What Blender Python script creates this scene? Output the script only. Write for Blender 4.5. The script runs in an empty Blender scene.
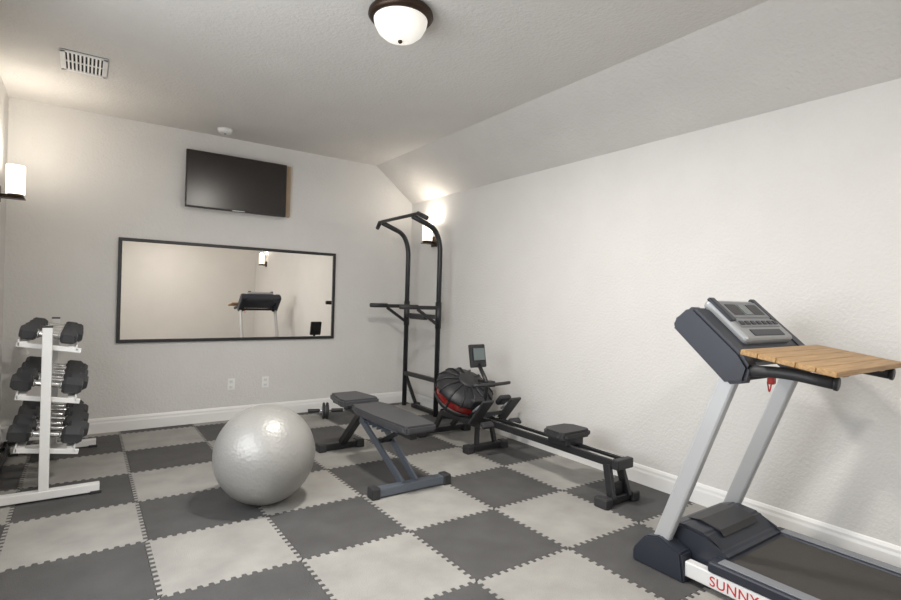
import bpy, bmesh, math
from mathutils import Matrix, Vector
D=bpy.data;SC=bpy.context.scene;COL=bpy.context.collection
XL,XR,YB,YR=-.542,3.346,5.681,-1.6
HW,HC,XK=2.474,2.868,2.835
# ---------------------------------------------------------------- materials
def mat(name,col,rough=.5,metal=0,bump=0,bscale=200,var=0,vscale=8,emit=0,ecol=None,trans=0,coat=0,spec=.5,voronoi=False,bd=.004):
    m=D.materials.new(name);m.use_nodes=True;nt=m.node_tree;b=nt.nodes['Principled BSDF']
    b.inputs['Base Color'].default_value=(*col,1);b.inputs['Roughness'].default_value=rough;b.inputs['Metallic'].default_value=metal
    b.inputs['Specular IOR Level'].default_value=spec;b.inputs['Coat Weight'].default_value=coat
    b.inputs['Transmission Weight'].default_value=trans
    if emit: b.inputs['Emission Color'].default_value=(*(ecol or col),1);b.inputs['Emission Strength'].default_value=emit
    tc=nt.nodes.new('ShaderNodeTexCoord')
    if var:
        n=nt.nodes.new('ShaderNodeTexNoise');n.inputs['Scale'].default_value=vscale;n.inputs['Detail'].default_value=4
        nt.links.new(tc.outputs['Object'],n.inputs['Vector'])
        r=nt.nodes.new('ShaderNodeValToRGB');r.color_ramp.elements[0].position=.3;r.color_ramp.elements[1].position=.7
        r.color_ramp.elements[0].color=(*[c*(1-var) for c in col],1);r.color_ramp.elements[1].color=(*[min(1,c*(1+var)) for c in col],1)
        nt.links.new(n.outputs['Fac'],r.inputs['Fac']);nt.links.new(r.outputs['Color'],b.inputs['Base Color'])
    if bump:
        if voronoi:
            n=nt.nodes.new('ShaderNodeTexVoronoi');o='Distance'
        else:
            n=nt.nodes.new('ShaderNodeTexNoise');n.inputs['Detail'].default_value=3;o='Fac'
        n.inputs['Scale'].default_value=bscale
        nt.links.new(tc.outputs['Object'],n.inputs['Vector'])
        bp=nt.nodes.new('ShaderNodeBump');bp.inputs['Strength'].default_value=bump;bp.inputs['Distance'].default_value=bd
        nt.links.new(n.outputs[o],bp.inputs['Height']);nt.links.new(bp.outputs['Normal'],b.inputs['Normal'])
    return m
M={}
M['wall']=mat('wall_paint',(.69,.676,.654),.7,bump=.6,bscale=55,var=.018,vscale=3,bd=.006)
M['ceil']=mat('ceiling_paint',(.62,.60,.574),.8,bump=.9,bscale=50,var=.02,vscale=3,bd=.006)
M['trim']=mat('trim_white',(.84,.835,.82),.4)
M['matl']=mat('foam_light',(.335,.325,.305),.8,bump=.5,bscale=260,var=.12,vscale=5,voronoi=True)
M['matd']=mat('foam_dark',(.080,.078,.078),.75,bump=.5,bscale=260,var=.16,vscale=5,voronoi=True)
M['sub']=mat('subfloor',(.02,.02,.02),.9)
M['black']=mat('black_powdercoat',(.018,.018,.020),.38,bump=.1,bscale=400)
M['plastic']=mat('black_plastic',(.022,.022,.025),.45,bump=.1,bscale=300)
M['rubber']=mat('black_rubber',(.03,.03,.032),.5,bump=.2,bscale=200)
M['dbh']=mat('dumbbell_rubber',(.045,.046,.05),.35,bump=.1,bscale=150)
M['navy']=mat('dark_navy_plastic',(.024,.028,.040),.42)
M['vinyl']=mat('grey_vinyl',(.055,.055,.06),.42,bump=.25,bscale=160,var=.06)
M['steel']=mat('blue_grey_steel',(.13,.15,.18),.38,.35)
M['silver']=mat('silver_paint',(.48,.49,.50),.35,.25)
M['console']=mat('console_grey',(.33,.34,.35),.4,.2)
M['chrome']=mat('chrome',(.65,.65,.65),.2,1)
M['white']=mat('white_powdercoat',(.75,.75,.74),.4)
M['bronze']=mat('oil_bronze',(.05,.032,.022),.4,.7)
M['red']=mat('red_plastic',(.5,.02,.015),.35)
M['redt']=mat('red_tank_shell',(.24,.016,.014),.12,coat=.5,var=.5,vscale=12)
M['screen']=mat('tv_screen',(.016,.011,.009),.25,spec=.6)
M['tan']=mat('tan_board',(.40,.30,.20),.6,var=.1)
M['lcd']=mat('lcd_panel',(.14,.17,.17),.2)
M['btn']=mat('console_buttons',(.20,.21,.23),.4)
M['mirror']=mat('mirror_glass',(.78,.74,.69),.01,1)
M['glow']=mat('frosted_glass_lit',(.9,.88,.82),.4,emit=1.7,ecol=(1,.92,.80))
M['glow2']=mat('alabaster_glass_lit',(.9,.88,.82),.25,emit=.42,ecol=(1,.95,.86),var=.05)
M['belt']=mat('running_belt',(.050,.045,.041),.7,bump=.4,bscale=300)
def wood():
    m=D.materials.new('bamboo_wood');m.use_nodes=True;nt=m.node_tree;b=nt.nodes['Principled BSDF']
    tc=nt.nodes.new('ShaderNodeTexCoord');mp=nt.nodes.new('ShaderNodeMapping');mp.inputs['Scale'].default_value=(2,40,40)
    n=nt.nodes.new('ShaderNodeTexNoise');n.inputs['Scale'].default_value=2.5;n.inputs['Detail'].default_value=6
    r=nt.nodes.new('ShaderNodeValToRGB');r.color_ramp.elements[0].position=.3;r.color_ramp.elements[1].position=.75
    r.color_ramp.elements[0].color=(.28,.15,.05,1);r.color_ramp.elements[1].color=(.50,.31,.125,1)
    nt.links.new(tc.outputs['Object'],mp.inputs['Vector']);nt.links.new(mp.outputs['Vector'],n.inputs['Vector'])
    nt.links.new(n.outputs['Fac'],r.inputs['Fac']);nt.links.new(r.outputs['Color'],b.inputs['Base Color']);b.inputs['Roughness'].default_value=.45
    return m
M['wood']=wood()
def ballmat():
    m=D.materials.new('silver_pvc');m.use_nodes=True;nt=m.node_tree;b=nt.nodes['Principled BSDF']
    b.inputs['Base Color'].default_value=(.35,.345,.33,1);b.inputs['Roughness'].default_value=.42;b.inputs['Metallic'].default_value=.25
    tc=nt.nodes.new('ShaderNodeTexCoord')
    w=nt.nodes.new('ShaderNodeTexWave');w.bands_direction='Z';w.inputs['Scale'].default_value=14;w.wave_type='BANDS'
    v=nt.nodes.new('ShaderNodeTexVoronoi');v.inputs['Scale'].default_value=55
    nt.links.new(tc.outputs['Object'],w.inputs['Vector']);nt.links.new(tc.outputs['Object'],v.inputs['Vector'])
    a=nt.nodes.new('ShaderNodeMath');a.operation='MULTIPLY_ADD';a.inputs[1].default_value=.22
    nt.links.new(w.outputs['Fac'],a.inputs[0]);nt.links.new(v.outputs['Distance'],a.inputs[2])
    bp=nt.nodes.new('ShaderNodeBump');bp.inputs['Strength'].default_value=.4;bp.inputs['Distance'].default_value=.003
    nt.links.new(a.outputs[0],bp.inputs['Height']);nt.links.new(bp.outputs['Normal'],b.inputs['Normal'])
    return m
M['ball']=ballmat()
# ---------------------------------------------------------------- mesh builder
def round_path(pts,rad,n=6):
    pts=[Vector(p) for p in pts];out=[pts[0]]
    for i in range(1,len(pts)-1):
        a,b,c=pts[i-1],pts[i],pts[i+1];r=min(rad,(a-b).length*.49,(c-b).length*.49)
        p=b+(a-b).normalized()*r;q=b+(c-b).normalized()*r
        for k in range(n+1):
            t=k/n;out.append(p*(1-t)**2+b*2*t*(1-t)+q*t*t)
    out.append(pts[-1]);return out
class B:
    def __init__(s,name,origin=(0,0,0)):
        s.name=name;s.bm=bmesh.new();s.mats=[];s.o=Vector(origin)
    def mi(s,m):
        if m not in s.mats:s.mats.append(m)
        return s.mats.index(m)
    def join(s,t,m,smooth=False,mx=None):
        if mx is not None: bmesh.ops.transform(t,matrix=mx,verts=t.verts)
        bmesh.ops.recalc_face_normals(t,faces=t.faces)
        k=s.mi(m)
        for f in t.faces:f.material_index=k;f.smooth=smooth
        me=D.meshes.new('tmp');t.to_mesh(me);t.free();s.bm.from_mesh(me);D.meshes.remove(me)
    def box(s,c,size,m,bev=.004,rot=None,seg=2):
        t=bmesh.new();bmesh.ops.create_cube(t,size=1);bmesh.ops.scale(t,vec=size,verts=t.verts)
        if bev: bmesh.ops.bevel(t,geom=t.edges[:],offset=min(bev,min(size)*.45),segments=seg,affect='EDGES',profile=.5)
        mx=Matrix.Translation(c)
        if rot is not None: mx=mx@rot
        s.join(t,m,False,mx)
    def bx(s,x0,x1,y0,y1,z0,z1,m,bev=.004,seg=2):
        s.box(((x0+x1)/2,(y0+y1)/2,(z0+z1)/2),(abs(x1-x0),abs(y1-y0),abs(z1-z0)),m,bev,None,seg)
    def beam(s,p,q,w,h,m,bev=.004,side=(1,0,0)):
        p=Vector(p);q=Vector(q);y=(q-p);L=y.length;y.normalize();x=Vector(side);x=(x-y*x.dot(y)).normalized();z=x.cross(y)
        R=Matrix((x,y,z)).transposed().to_4x4();s.box((p+q)/2,(w,L,h),m,bev,R)
    def tube(s,pts,r,m,seg=14,cap=True,smooth=True):
        pts=[Vector(p) for p in pts];t=bmesh.new();rings=[]
        T=(pts[1]-pts[0]).normalized();n=T.orthogonal().normalized()
        for i,p in enumerate(pts):
            if i==0:T2=(pts[1]-pts[0])
            elif i==len(pts)-1:T2=(pts[-1]-pts[-2])
            else:T2=(pts[i+1]-pts[i]).normalized()+(pts[i]-pts[i-1]).normalized()
            T2.normalize();n=(n-T2*n.dot(T2)).normalized();b=T2.cross(n)
            rr=r[i] if isinstance(r,(list,tuple)) else r
            rings.append([t.verts.new(p+n*rr*math.cos(2*math.pi*k/seg)+b*rr*math.sin(2*math.pi*k/seg)) for k in range(seg)])
        for a,c in zip(rings,rings[1:]):
            for k in range(seg): t.faces.new((a[k],a[(k+1)%seg],c[(k+1)%seg],c[k]))
        if cap: t.faces.new(rings[0][::-1]);t.faces.new(rings[-1])
        s.join(t,m,smooth)
    def cyl(s,p,q,r,m,seg=24,bev=.0): 
        p=Vector(p);q=Vector(q)
        if bev:
            d=(q-p).normalized()*bev
            s.tube([p,p+d*.3,p+d,q-d,q-d*.3,q],[r-bev,r-bev*.3,r,r,r-bev*.3,r-bev],m,seg)
        else: s.tube([p,q],r,m,seg)
    def lathe(s,prof,m,mx=None,seg=40,smooth=True):
        t=bmesh.new();rings=[]
        for r,z in prof: rings.append([t.verts.new((max(r,1e-4)*math.cos(2*math.pi*k/seg),max(r,1e-4)*math.sin(2*math.pi*k/seg),z)) for k in range(seg)])
        for a,c in zip(rings,rings[1:]):
            for k in range(seg): t.faces.new((a[k],a[(k+1)%seg],c[(k+1)%seg],c[k]))
        s.join(t,m,smooth,mx)
    def prism(s,poly,x0,x1,m,bev=.0,smooth=False,plane='YZ'):
        t=bmesh.new()
        f={'YZ':lambda a,b,c:(c,a,b),'XY':lambda a,b,c:(a,b,c),'XZ':lambda a,b,c:(a,c,b)}[plane]
        v=[t.verts.new(f(a,b,x0)) for a,b in poly];w=[t.verts.new(f(a,b,x1)) for a,b in poly];n=len(poly)
        t.faces.new(v);t.faces.new(w[::-1])
        for k in range(n): t.faces.new((v[k],v[(k+1)%n],w[(k+1)%n],w[k]))
        if bev: bmesh.ops.bevel(t,geom=t.edges[:],offset=bev,segments=2,affect='EDGES')
        s.join(t,m,smooth)
    def done(s):
        me=D.meshes.new(s.name)
        bmesh.ops.translate(s.bm,vec=-s.o,verts=s.bm.verts)
        s.bm.to_mesh(me);s.bm.free()
        for m in s.mats: me.materials.append(M[m])
        ob=D.objects.new(s.name,me);COL.objects.link(ob);ob.location=s.o
        return ob
def rotx(a):return Matrix.Rotation(a,4,'X')
# ---------------------------------------------------------------- room shell
W=.12
b=B('floor');b.bx(XL-W,XR+W,YR-W,YB+W,-.12,-.013,'sub',0);b.done()
S=.61;TX,TY=.905,2.504
def seam(ax,i,j):
    N=13;A=.011;pts=[]
    for k in range(N):
        for t,o in((.04,A),(.46,A),(.54,-A),(.96,-A)):
            u=(k+t)/N*S
            if k==0 and t<.1: o=0
            if k==N-1 and t>.9:o=0
            pts.append((TX+i*S+o,TY+j*S+u) if ax=='y' else (TX+i*S+u,TY+j*S+o))
    return pts
b=B('foam_floor_mat')
for par,mm in((0,'matd'),(1,'matl')):
    t=bmesh.new()
    for i in range(-4,6):
        for j in range(-9,7):
            if (i+j)%2!=par: continue
            P=[(TX+i*S,TY+j*S)]+seam('x',i,j)+[(TX+(i+1)*S,TY+j*S)]+seam('y',i+1,j)+[(TX+(i+1)*S,TY+(j+1)*S)]+seam('x',i,j+1)[::-1]+[(TX+i*S,TY+(j+1)*S)]+seam('y',i,j)[::-1]
            cx,cy=TX+(i+.5)*S,TY+(j+.5)*S;k=.9935
            P=[(cx+(x-cx)*k,cy+(y-cy)*k) for x,y in P]
            P=[(min(max(x,XL),XR),min(max(y,YR),YB)) for x,y in P]
            Q=[]
            for p in P:
                if not Q or (abs(p[0]-Q[-1][0])+abs(p[1]-Q[-1][1])>1e-5):Q.append(p)
            if abs(Q[0][0]-Q[-1][0])+abs(Q[0][1]-Q[-1][1])<1e-5:Q.pop()
            if len(Q)<4 or max(q[0] for q in Q)-min(q[0] for q in Q)<.02 or max(q[1] for q in Q)-min(q[1] for q in Q)<.02: continue
            v=[t.verts.new((x,y,0)) for x,y in Q];w=[t.verts.new((x,y,-.012)) for x,y in Q];n=len(Q)
            t.faces.new(v)
            for q in range(n):
                t.faces.new((w[q],w[(q+1)%n],v[(q+1)%n],v[q]))
    k=b.mi(mm)
    for f in t.faces:f.material_index=k
    me=D.meshes.new('tmp');t.to_mesh(me);t.free();b.bm.from_mesh(me);D.meshes.remove(me)
b.done()
b=B('wall_back');b.prism([(XL-W,-.12),(XR+W,-.12),(XR+W,HW-.09),(XR,HW),(XK,HC),(XL-W,HC)],YB,YB+W,'wall',plane='XZ');b.done()
b=B('wall_right');b.bx(XR,XR+W,YR,YB,-.12,HW,'wall',0);b.done()
b=B('wall_rear');b.prism([(XL-W,-.12),(XR+W,-.12),(XR+W,HW-.09),(XR,HW),(XK,HC),(XL-W,HC)],YR-W,YR,'wall',plane='XZ');b.done()
wy0,wy1,wz0,wz1=.5,3.1,.75,2.35
b=B('wall_left')
b.bx(XL-W,XL,YR,wy0,-.12,HC,'wall',0);b.bx(XL-W,XL,wy1,YB,-.12,HC,'wall',0)
b.bx(XL-W,XL,wy0,wy1,-.12,wz0,'wall',0);b.bx(XL-W,XL,wy0,wy1,wz1,HC,'wall',0);b.done()
b=B('ceiling');b.prism([(XL-W,HC),(XK,HC),(XR+W,HC-(XR+W-XK)*(HC-HW)/(XR-XK)),(XR+W,HC+.15),(XL-W,HC+.15)],YR-W,YB+W,'ceil',plane='XZ');b.done()
b=B('window_1')
for y in(wy0,(wy0+wy1)/2-.03,wy1-.06): b.bx(XL-.09,XL-.04,y,y+.06,wz0,wz1,'trim',.003)
for z in(wz0,(wz0+wz1)/2-.02,wz1-.05): b.bx(XL-.088,XL-.042,wy0,wy1,z,z+.05,'trim',.003)
b.bx(XL-.04,XL+.03,wy0-.03,wy1+.03,wz0-.03,wz0,'trim',.004);b.done()
def baseboard(name,ax,c,a0,a1,sgn):
    prof=[(0,0),(.016,0),(.016,.085),(.012,.10),(.012,.115),(.006,.13),(0,.135)]
    b=B(name)
    if ax=='X': b.prism([(c+sgn*d,z) for d,z in prof],a0,a1,'trim')
    else: b.prism([(c+sgn*d,z) for d,z in prof],a0,a1,'trim',plane='XZ')
    b.done()
baseboard('baseboard_back','X',YB,XL,XR,-1);baseboard('baseboard_rear','X',YR,XL,XR,1)
baseboard('baseboard_right','Y',XR,YR+.016,YB-.016,-1);baseboard('baseboard_left','Y',XL,YR+.016,YB-.016,1)
# ---------------------------------------------------------------- wall items
b=B('wall_mirror');x0,x1,z0,z1=.250,2.345,.812,1.778;f=.03
b.bx(x0+.01,x1-.01,YB-.016,YB-.002,z0+.01,z1-.01,'mirror',0)
b.bx(x0,x1,YB-.03,YB,z1-f,z1,'black',.003);b.bx(x0,x1,YB-.03,YB,z0,z0+f,'black',.003)
b.bx(x0,x0+f,YB-.03,YB,z0+f,z1-f,'black',.003);b.bx(x1-f,x1,YB-.03,YB,z0+f,z1-f,'black',.003);b.done()
b=B('wall_television')
b.bx(.775,1.735,YB-.115,YB-.075,2.115,2.665,'plastic',.006);b.bx(.785,1.725,YB-.117,YB-.11,2.13,2.655,'screen',0)
b.bx(.95,1.60,YB-.08,YB-.05,2.2,2.58,'plastic',.01)
b.bx(.90,1.80,YB-.05,YB,2.13,2.67,'tan',.003);b.bx(1.2,1.32,YB-.118,YB-.112,2.117,2.125,'silver',0);b.done()
for x in(1.258,1.60):
    b=B('wall_outlet');b.bx(x-.036,x+.036,YB-.006,YB,.305,.42,'trim',.003)
    for z in(.335,.39): 
        b.bx(x-.017,x+.017,YB-.009,YB-.005,z-.015,z+.015,'white',.003)
        for dx in(-.006,.006): b.bx(x+dx-.001,x+dx+.001,YB-.0095,YB-.008,z-.006,z+.006,'plastic',0)
    b.done()
def sconce(x,y,z,sg,pw=9):
    b=B('wall_sconce');g=x-sg*.105
    b.bx(x-sg*.018,x,y-.055,y+.055,z-.17,z-.05,'bronze',.004)
    b.tube(round_path([(x-sg*.01,y,z-.12),(g,y,z-.12),(g,y,z-.10)],.01),.010,'bronze')
    b.beam((x-sg*.015,y,z-.135),(g-sg*.06,y,z-.135),.10,.012,'bronze',side=(0,1,0))
    b.cyl((g,y,z-.13),(g,y,z-.108),.052,'bronze')
    b.lathe([(0,-.108),(.055,-.108),(.058,-.104),(.058,.108),(.052,.108),(.052,-.08),(0,-.08)],'glow',Matrix.Translation((g,y,z)),32)
    b.done()
    L=D.lights.new('sconce_bulb','POINT');L.energy=pw;L.color=(1,.91,.79);L.shadow_soft_size=.045
    o=D.objects.new('sconce_bulb',L);o.location=(g,y,z+.09);COL.objects.link(o)
sconce(XL,5.12,2.10,-1,19);sconce(XR,5.14,2.07,1,10);sconce(XR,-.7,2.07,1,9)
def flush(x,y,pw):
    b=B('flush_ceiling_light');mx=Matrix.Translation((x,y,HC))
    b.lathe([(0,0),(.165,0),(.175,-.012),(.178,-.03),(.165,-.045),(.150,-.05),(.135,-.05)],'bronze',mx,48)
    b.lathe([(.148,-.045),(.143,-.075),(.122,-.115),(.09,-.142),(.05,-.157),(0,-.161)],'glow2',mx,48)
    b.lathe([(0,-.158),(.012,-.160),(.012,-.168),(.006,-.174),(0,-.175)],'bronze',mx,16)
    b.done()
    L=D.lights.new('flush_bulb','AREA');L.shape='DISK';L.size=.26;L.energy=pw;L.color=(1,.95,.88)
    o=D.objects.new('flush_bulb',L);o.location=(x,y,HC-.18);COL.objects.link(o)
flush(1.394,2.546,52);flush(1.394,-.3,36)  # second fixture, unseen behind the camera, is added to light the back wall
b=B('smoke_detector');b.lathe([(0,0),(.07,0),(.07,-.012),(.062,-.03),(.045,-.042),(0,-.044)],'white',Matrix.Translation((1.08,5.40,HC)));b.cyl((1.08,5.4,HC-.044),(1.08,5.4,HC-.048),.012,'btn');b.done()
b=B('ceiling_vent');x0,x1,y0,y1=-.165,.105,4.30,4.68
b.bx(x0,x1,y0,y1,HC-.003,HC,'sub',0)
b.bx(x0,x1,y0,y0+.03,HC-.010,HC,'white',.002);b.bx(x0,x1,y1-.03,y1,HC-.010,HC,'white',.002);b.bx(x0,x0+.03,y0,y1,HC-.010,HC,'white',.002);b.bx(x1-.03,x1,y0,y1,HC-.010,HC,'white',.002)
b.bx(x0,x1,(y0+y1)/2-.006,(y0+y1)/2+.006,HC-.010,HC,'white',.001)
for k in range(9):
    x=x0+.045+k*.0225
    b.box((x,(y0+y1)/2,HC-.007),(.012,y1-y0-.04,.0025),'white',0,Matrix.Rotation(.5,4,'Y'))
b.done()
# ---------------------------------------------------------------- ball
r=.302;b=B('exercise_ball',(.95,3.33,r))
t=bmesh.new();bmesh.ops.create_uvsphere(t,u_segments=96,v_segments=64,radius=r);b.join(t,'ball',True,Matrix.Translation((.95,3.33,r)))
b.cyl((.95,3.33,2*r-.006),(.95,3.33,2*r+.001),.012,'btn',20)
ob=b.done();ob.rotation_euler=(-1.1,.7,0)
# ---------------------------------------------------------------- dumbbell rack
def hexd(b,c,L,R,tilt):
    c=Vector(c);d=Vector((math.cos(tilt),0,-math.sin(tilt)));hl=L*.29
    for sg in(-1,1):
        p=c+d*sg*(L/2-hl);q=c+d*sg*L/2;e=(q-p)
        b.tube([p,p+e*.15,p+e*.82,q],[R*.78,R,R,R*.74],'dbh',6,smooth=False)
        b.cyl(q-d*sg*.001,q+d*sg*.002,R*.5,'btn',16)
        b.cyl(p-e*.12,p+e*.02,.024,'chrome',16)
    b.tube([c-d*(L/2-hl),c-d*(L/6),c,c+d*(L/6),c+d*(L/2-hl)],[.014,.017,.020,.017,.014],'chrome',12)
b=B('dumbbell_rack')
xc=-.165
for y in(4.03,5.22):
    b.bx(xc-.27,xc+.275,y-.03,y+.03,.012,.062,'white',.004)
    for x in(xc-.25,xc+.255): b.bx(x-.03,x+.03,y-.034,y+.034,0,.02,'rubber',.003)
    b.bx(xc-.035,xc+.015,y-.025,y+.025,.06,1.06,'white',.004)
    b.bx(xc-.037,xc+.017,y-.027,y+.027,1.055,1.066,'plastic',.003)
tl=.16
for z in(.93,.61,.29):
    for y in(4.075,5.175): b.beam((xc-.16,y,z+.16*tl),(xc+.16,y,z-.16*tl),.03,.03,'white',side=(0,1,0))
    for dx in(-.125,.115):
        zz=z-dx*tl+.025
        b.bx(xc+dx-.018,xc+dx+.018,4.06,5.19,zz-.012,zz-.004,'white',.001)
        b.bx(xc+dx*1.2-.004,xc+dx*1.2+.004,4.06,5.19,zz-.03,zz+.008,'white',.001)
b.done()
b=B('dumbbell_set')
for z,R,L,n in((.93,.048,.29,7),(.61,.058,.36,7),(.29,.062,.38,7)):
    for k in range(n):
        y=4.15+k*(.97/(n-1))
        hexd(b,(xc+(.012 if k%2 else -.008),y,z+.026+R),L+(.02 if k%2 else 0),R*(1-.02*(k%3)),tl)
b.done()
b=B('jump_rope')
pts=[]
for k in range(150):
    a=k*.33;pts.append((-.488+(.030+.006*math.sin(k*.9))*math.cos(a),5.10+(.36+.07*math.sin(k*.37))*math.sin(a),.012+.028*(k/150)+.004*math.sin(k)))
b.tube(round_path(pts,.03,2),.007,'rubber',8)
b.cyl((-.49,5.46,.04),(-.42,5.62,.02),.018,'plastic',16,.003);b.cyl((-.44,5.33,.018),(-.34,5.45,.018),.018,'plastic',16,.003);b.done()
b=B('ab_roller_wheel');c=Vector((2.12,5.28,.085));d=Vector((.95,-.31,0)).normalized()
b.cyl(c-d*.03,c-d*.006,.085,'rubber',32,.008);b.cyl(c+d*.006,c+d*.03,.085,'rubber',32,.008);b.cyl(c-d*.035,c+d*.035,.055,'btn',24)
b.cyl(c-d*.17,c+d*.17,.010,'chrome',12);b.cyl(c-d*.18,c-d*.06,.020,'plastic',16,.004);b.cyl(c+d*.06,c+d*.18,.020,'plastic',16,.004);b.done()
# ---------------------------------------------------------------- weight bench
b=B('weight_bench');X=1.83
def pad(poly,z0,z1,m='vinyl'): b.prism(poly,z0,z1,m,bev=.014,plane='XY')
pad([(X-.125,2.93),(X-.11,2.90),(X+.11,2.90),(X+.125,2.93),(X+.14,3.30),(X+.14,3.62),(X+.12,3.74),(X-.12,3.74),(X-.14,3.62),(X-.14,3.30)],.415,.468)
pad([(X-.15,3.80),(X+.15,3.80),(X+.165,3.88),(X+.12,4.17),(X-.12,4.17),(X-.165,3.88)],.425,.485)
b.bx(X-.10,X+.10,2.96,3.70,.405,.418,'plastic',.002);b.bx(X-.11,X+.11,3.83,4.13,.41,.428,'plastic',.002)
b.beam((X,4.10,.375),(X,3.00,.375),.05,.05,'black');b.beam((X-.07,3.1,.395),(X-.07,3.72,.395),.025,.025,'steel');b.beam((X+.07,3.1,.395),(X+.07,3.72,.395),.025,.025,'steel')
b.beam((X,4.17,.05),(X,3.80,.38),.055,.055,'black')
b.bx(X-.20,X+.17,4.14,4.20,.01,.06,'black',.006)
for x in(X-.20,X+.14): b.bx(x-.02,x+.05,4.125,4.215,0,.07,'rubber',.01)
for dx in(-.075,.075): b.beam((X+dx,3.66,.37),(X+dx*.7,3.04,.05),.018,.055,'steel')
b.beam((X-.07,3.42,.25),(X+.07,3.42,.25),.03,.03,'black',side=(0,1,0));b.beam((X-.08,3.66,.36),(X+.08,3.66,.36),.04,.04,'black',side=(0,1,0))
b.beam((X,3.42,.25),(X,3.18,.37),.03,.03,'black')
for k in range(5): b.beam((X-.09,3.30+k*.07,.36),(X+.09,3.30+k*.07,.36),.012,.025,'steel',side=(0,1,0))
b.bx(X-.27,X+.28,3.0,3.065,.01,.065,'steel',.006)
for x in(X-.30,X+.25): b.bx(x,x+.06,2.99,3.075,0,.075,'rubber',.01)
b.done()
# ---------------------------------------------------------------- pull up tower
b=B('pull_up_tower');X=3.11;Ya,Yb_=4.67,5.34;XF=2.76
for y in(Ya,Yb_):
    b.tube(round_path([(X,y,.04),(X,y,1.88),(X-.07,y,2.04),(XF,y,2.14)],.12,8),.027,'black',18)
    b.beam((X+.17,y,.03),(X-.52,y,.03),.06,.045,'black');b.bx(X-.56,X-.50,y-.04,y+.04,0,.06,'rubber',.01);b.bx(X+.15,X+.20,y-.04,y+.04,0,.06,'rubber',.01)
    b.beam((X+.15,y,.06),(X+.01,y,.40),.035,.035,'black')
    b.beam((X,y,1.20),(X-.44,y,1.20),.04,.04,'black',side=(0,1,0));b.tube([(X-.26,y,1.205),(X-.47,y,1.205)],.024,'rubber')
    b.beam((X-.01,y,1.02),(X-.26,y,1.18),.03,.03,'black',side=(0,1,0))
    b.cyl((X,y,.98),(X,y,1.26),.033,'black',18)
s=.12
b.tube(round_path([(XF+.02,Ya-s-.12,2.10),(XF,Ya-s,2.155),(XF,Yb_+.05,2.155),(XF+.02,Yb_+.15,2.10)],.04),.018,'black',14)
b.tube([(XF+.02,Ya-s-.125,2.097),(XF,Ya-s+.02,2.158)],.023,'rubber');b.tube([(XF,Yb_+.06,2.152),(XF+.02,Yb_+.155,2.097)],.023,'rubber')
b.beam((X,Ya,1.10),(X,Yb_,1.10),.045,.045,'black');b.beam((X,Ya,.42),(X,Yb_,.42),.045,.045,'black');b.beam((X+.12,Ya,.03),(X+.12,Yb_,.03),.05,.045,'black')
b.bx(X-.06,X-.01,4.86,5.18,1.06,1.12,'plastic',.01)
b.done()
# ---------------------------------------------------------------- rowing machine
b=B('rowing_machine');X=2.88
b.bx(X-.26,X+.26,4.15,4.21,.02,.07,'black',.008)
for sg in(-1,1): b.bx(X+sg*.26-.04,X+sg*.26+.04,4.13,4.23,0,.075,'rubber',.012);b.cyl((X+sg*.21-.012,4.24,.035),(X+sg*.21+.012,4.24,.035),.035,'plastic')
b.bx(X-.18,X+.18,3.50,3.55,.02,.065,'black',.008)
for sg in(-1,1): b.bx(X+sg*.19-.035,X+sg*.19+.035,3.485,3.565,0,.07,'rubber',.01);b.beam((X+sg*.10,3.53,.05),(X+sg*.07,3.56,.26),.035,.035,'black')
for sg in(-1,1):
    b.beam((X+sg*.10,4.18,.06),(X+sg*.12,4.02,.26),.03,.05,'black')
    b.beam((X+sg*.12,4.02,.24),(X+sg*.12,3.50,.24),.03,.05,'black')
    b.beam((X+sg*.05,3.62,.265),(X+sg*.05,2.13,.265),.035,.05,'black');b.beam((X+sg*.05,3.60,.293),(X+sg*.05,2.16,.293),.022,.006,'chrome',.001)
b.bx(X-.08,X+.08,2.10,2.15,.235,.30,'plastic',.008);b.bx(X-.08,X+.08,3.50,3.60,.235,.30,'plastic',.008)
b.beam((X,3.60,.245),(X,2.16,.245),.06,.02,'plastic')
for sg in(-1,1): b.beam((X+sg*.06,2.20,.25),(X+sg*.08,2.14,.04),.03,.055,'black')
b.bx(X-.15,X+.16,2.13,2.19,.012,.06,'black',.008)
for sg in(-1,1): b.bx(X+sg*.14-.035,X+sg*.14+.035,2.11,2.21,0,.065,'rubber',.01)
b.bx(X-.06,X+.06,2.155,2.175,.06,.14,'black',.004)
b.bx(X-.09,X+.09,2.53,2.71,.285,.335,'plastic',.008)
b.prism([(X-.16,2.54),(X-.13,2.50),(X+.13,2.50),(X+.16,2.54),(X+.155,2.68),(X+.10,2.74),(X-.10,2.74),(X-.155,2.68)],.335,.39,'rubber',bev=.016,plane='XY')
# tank
T=Matrix.Translation((X-.01,3.86,.45))@rotx(.55)@Matrix.Scale(.95,4)
b.lathe([(0,-.15),(.18,-.145),(.235,-.115),(.262,-.06),(.268,.0),(.268,.03)],'redt',T,56)
b.lathe([(.268,.025),(.282,.03),(.282,.055),(.262,.08),(.215,.115),(.12,.135),(.06,.14),(0,.14)],'plastic',T,56)
b.lathe([(0,-.156),(.185,-.15),(.24,-.12),(.266,-.080),(.276,-.070),(.276,-.055),(.266,-.050)],'plastic',T,56)
for k in range(14):
    a=2*math.pi*k/14;c,s_=math.cos(a),math.sin(a)
    b.tube([T@Vector((c*rr,s_*rr,zz)) for rr,zz in((.06,.142),(.13,.138),(.215,.12),(.262,.085),(.283,.055),(.282,.02))],.009,'black',8)
    if k%2==0: b.tube([T@Vector((c*rr,s_*rr,zz)) for rr,zz in((.282,.03),(.276,-.03),(.268,-.07),(.24,-.118),(.18,-.15))],.009,'black',8)
b.lathe([(.10,.134),(.10,.15),(.085,.16),(0,.162)],'rubber',T,32)
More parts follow.
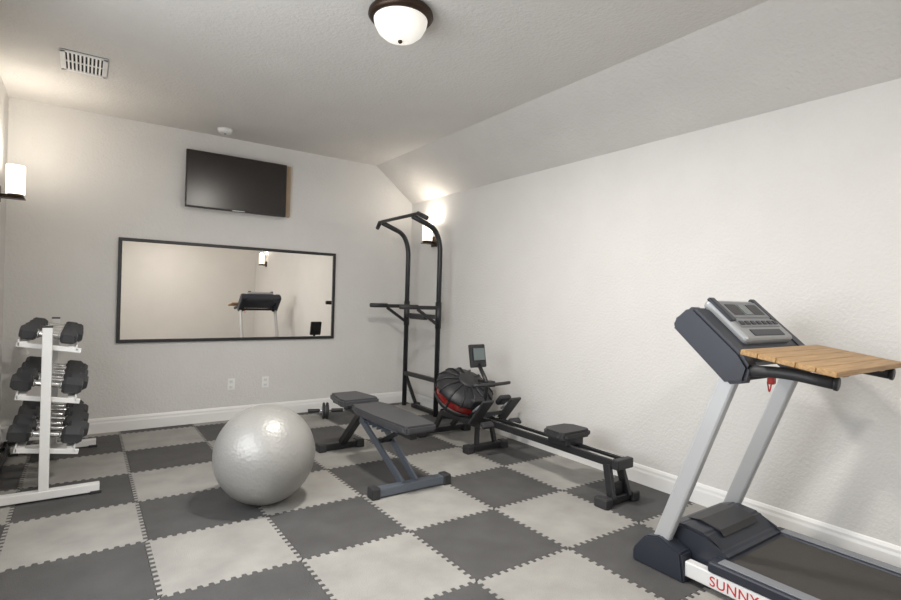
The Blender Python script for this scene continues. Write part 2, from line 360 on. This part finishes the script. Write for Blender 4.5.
b.beam((X,4.0,.22),(X,3.62,.27),.10,.05,'black')
# mast, console, handle
b.tube(round_path([(X,3.58,.28),(X,3.53,.58),(X,3.66,.73)],.05),.018,'black')
b.beam((X,3.66,.70),(X,3.70,.90),.165,.04,'plastic',.01);b.beam((X,3.644,.765),(X,3.664,.87),.12,.012,'lcd',.002)
b.tube(round_path([(X-.20,3.47,.58),(X-.10,3.45,.58),(X+.10,3.45,.58),(X+.20,3.47,.58)],.05),.015,'rubber');b.box((X,3.49,.58),(.07,.07,.05),'plastic',.01)
for sg in(-1,1):
    R=rotx(-.85)
    b.box((X+sg*.15,3.42,.36),(.12,.30,.022),'rubber',.01,R);b.box((X+sg*.15,3.485,.43),(.13,.10,.05),'plastic',.02,R)
    b.box((X+sg*.15,3.33,.275),(.12,.03,.06),'plastic',.012,R)
    b.tube(round_path([(X+sg*.15-.065,3.44,.37),(X+sg*.15-.05,3.37,.43),(X+sg*.15+.05,3.37,.43),(X+sg*.15+.065,3.44,.37)],.03),.01,'btn',8)
b.beam((X-.2,3.46,.33),(X+.2,3.46,.33),.03,.03,'black',side=(0,1,0))
b.done()
# ---------------------------------------------------------------- treadmill
b=B('treadmill');xa,xb=2.34,3.03
for x,sg in((xa,1),(xb,-1)):
    b.prism([(1.64,0),(1.64,.06),(1.57,.15),(1.50,.17),(1.38,.13),(1.36,0)],x-.02*sg,x+.075*sg,'navy',bev=.008)
    b.bx(min(x,x+.05*sg),max(x,x+.05*sg),-.02,1.37,.030,.10,'white',.006)
    b.bx(min(x-.005*sg,x+.085*sg),max(x-.005*sg,x+.085*sg),-.03,1.26,.10,.150,'navy',.01)
    b.bx(min(x+.01*sg,x+.07*sg),max(x+.01*sg,x+.07*sg),.0,1.22,.149,.154,'btn',.002)
    b.box((x+.035*sg,-.06,.085),(.10,.10,.13),'plastic',.02)
    b.cyl((x+.0*sg,-.06,.035),(x+.06*sg,-.06,.035),.035,'rubber')
    b.beam((x+.03*sg,1.53,.08),(x+.03*sg,1.20,.98),.045,.08,'silver',.012)
b.bx(xa,xb,1.56,1.62,.02,.07,'navy',.006)
b.prism([(1.57,.05),(1.58,.14),(1.53,.20),(1.44,.235),(1.32,.225),(1.24,.165),(1.20,.155),(1.20,.06)],xa+.075,xb-.075,'navy',bev=.012)
b.prism([(1.47,.232),(1.40,.238),(1.30,.222),(1.28,.205),(1.30,.23),(1.40,.246)],2.52,2.85,'plastic',bev=.0)
b.bx(xa+.08,xb-.08,-.04,1.24,.112,.142,'belt',.012);b.cyl((xa+.08,-.05,.115),(xb-.08,-.05,.115),.026,'belt')
b.bx(xa+.05,xb-.05,-.0,1.3,.06,.10,'plastic',0)
prof=[(1.47,1.20),(1.44,1.24),(1.39,1.29),(1.36,1.295),(1.14,1.10),(1.10,1.04),(1.12,.97),(1.20,.955)]
b.prism(prof,xa-.01,xa+.085,'navy',bev=.014);b.prism(prof,xb-.085,xb+.01,'navy',bev=.014)
b.prism([(1.45,1.17),(1.45,1.22),(1.40,1.285),(1.36,1.29),(1.16,1.11),(1.14,1.06),(1.19,1.02)],xa+.06,xb-.06,'navy',bev=.012)
cy,cz=1.275,1.215;ang=math.atan2(.19,.21);R=rotx(ang)
b.box((2.685,cy,cz+.012),(.46,.27,.05),'console',.02,R,3)
def on(dx,dy,dz,sz,m,bv=.003): 
    v=R@Vector((dx,dy,dz));b.box((2.685+v.x,cy+v.y,cz+.012+v.z),sz,m,bv,R)
on(0,.055,.026,(.36,.11,.008),'btn');on(-.10,.055,.031,(.10,.07,.003),'plastic',.001);on(.0,.055,.031,(.07,.07,.003),'lcd',.001);on(.10,.055,.031,(.10,.07,.003),'plastic',.001)
on(0,-.035,.026,(.38,.05,.006),'btn')
for k in range(7): on(-.165+k*.055,-.035,.031,(.035,.022,.005),'plastic',.002)
on(0,-.095,.026,(.30,.04,.006),'navy')
for dx in(-.20,.20): on(dx,.06,.022,(.05,.16,.02),'navy',.008)
for x,sg in((xa,1),(xb,-1)):
    b.tube(round_path([(x+.03*sg,1.16,1.02),(x+.03*sg,.98,1.035),(x+.03*sg,.80,1.015)],.08),.024,'rubber',16);b.cyl((x+.03*sg,.80,1.015),(x+.03*sg,.79,1.014),.027,'plastic',16)
b.tube([(xa+.03,1.13,1.0),(xb-.03,1.13,1.0)],.020,'rubber')
b.box((2.47,1.07,.985),(.03,.03,.04),'red',.008);b.tube(round_path([(2.47,1.07,.97),(2.475,1.08,.92),(2.50,1.10,.97)],.04),.003,'red',6)
tm=b.done()
tc=D.curves.new('side_label','FONT');tc.body='SUNNY';tc.size=.062;tc.extrude=.0005;tc.space_character=1.05
to=D.objects.new('side_label',tc);COL.objects.link(to);tc.materials.append(M['red'])
to.matrix_world=Matrix(((0,0,-1,xa-.001),(-1,0,0,1.25),(0,1,0,.043),(0,0,0,1)))
bpy.context.view_layer.update()
me=D.meshes.new_from_object(to.evaluated_get(bpy.context.evaluated_depsgraph_get()));mw=to.matrix_world.copy()
D.objects.remove(to);to=D.objects.new('side_label',me);COL.objects.link(to);to.parent=tm;to.matrix_world=mw
b=B('wooden_board');tilt=math.atan2(.048,.325);R=rotx(tilt)
cx,cy,cz=2.625,.925,1.087
for k in range(5):
    v=R@Vector((0,-.14+k*.07,0));b.box((cx+v.x,cy+v.y,cz+v.z),(.76,.0685,.022),'wood',.003,R)
for dx in(-.20,.20):
    v=R@Vector((dx,0,-.018));b.box((cx+v.x,cy+v.y,cz+v.z),(.05,.30,.016),'wood',.003,R)
b.done()
# ---------------------------------------------------------------- lights
def area(name,loc,rot,sx,sy,e,col=(1,1,1)):
    L=D.lights.new(name,'AREA');L.shape='RECTANGLE';L.size=sx;L.size_y=sy;L.energy=e;L.color=col
    o=D.objects.new(name,L);o.location=loc;o.rotation_euler=rot;COL.objects.link(o);return o
area('window_daylight',(XL-.10,(wy0+wy1)/2,(wz0+wz1)/2),(0,-math.pi/2,0),wz1-wz0,wy1-wy0,70,(.97,.985,1))
w=D.worlds.new('sky');SC.world=w;w.use_nodes=True;bg=w.node_tree.nodes['Background'];bg.inputs['Color'].default_value=(.75,.85,1,1);bg.inputs['Strength'].default_value=1.5
# ---------------------------------------------------------------- camera
th,ph,ro=.610,-.002,.028
F=Vector((math.sin(th)*math.cos(ph),math.cos(th)*math.cos(ph),math.sin(ph)));R0=Vector((math.cos(th),-math.sin(th),0));U0=R0.cross(F)
Rr=R0*math.cos(ro)+U0*math.sin(ro);U=-R0*math.sin(ro)+U0*math.cos(ro)
cd=D.cameras.new('camera');cd.sensor_width=36;cd.lens=524.95/901*36;cam=D.objects.new('camera',cd);COL.objects.link(cam)
mx=Matrix((Rr,U,-F)).transposed().to_4x4();mx.translation=(0,0,1.299);cam.matrix_world=mx;cd.clip_start=.05
SC.camera=cam
SC.view_settings.view_transform='Standard'
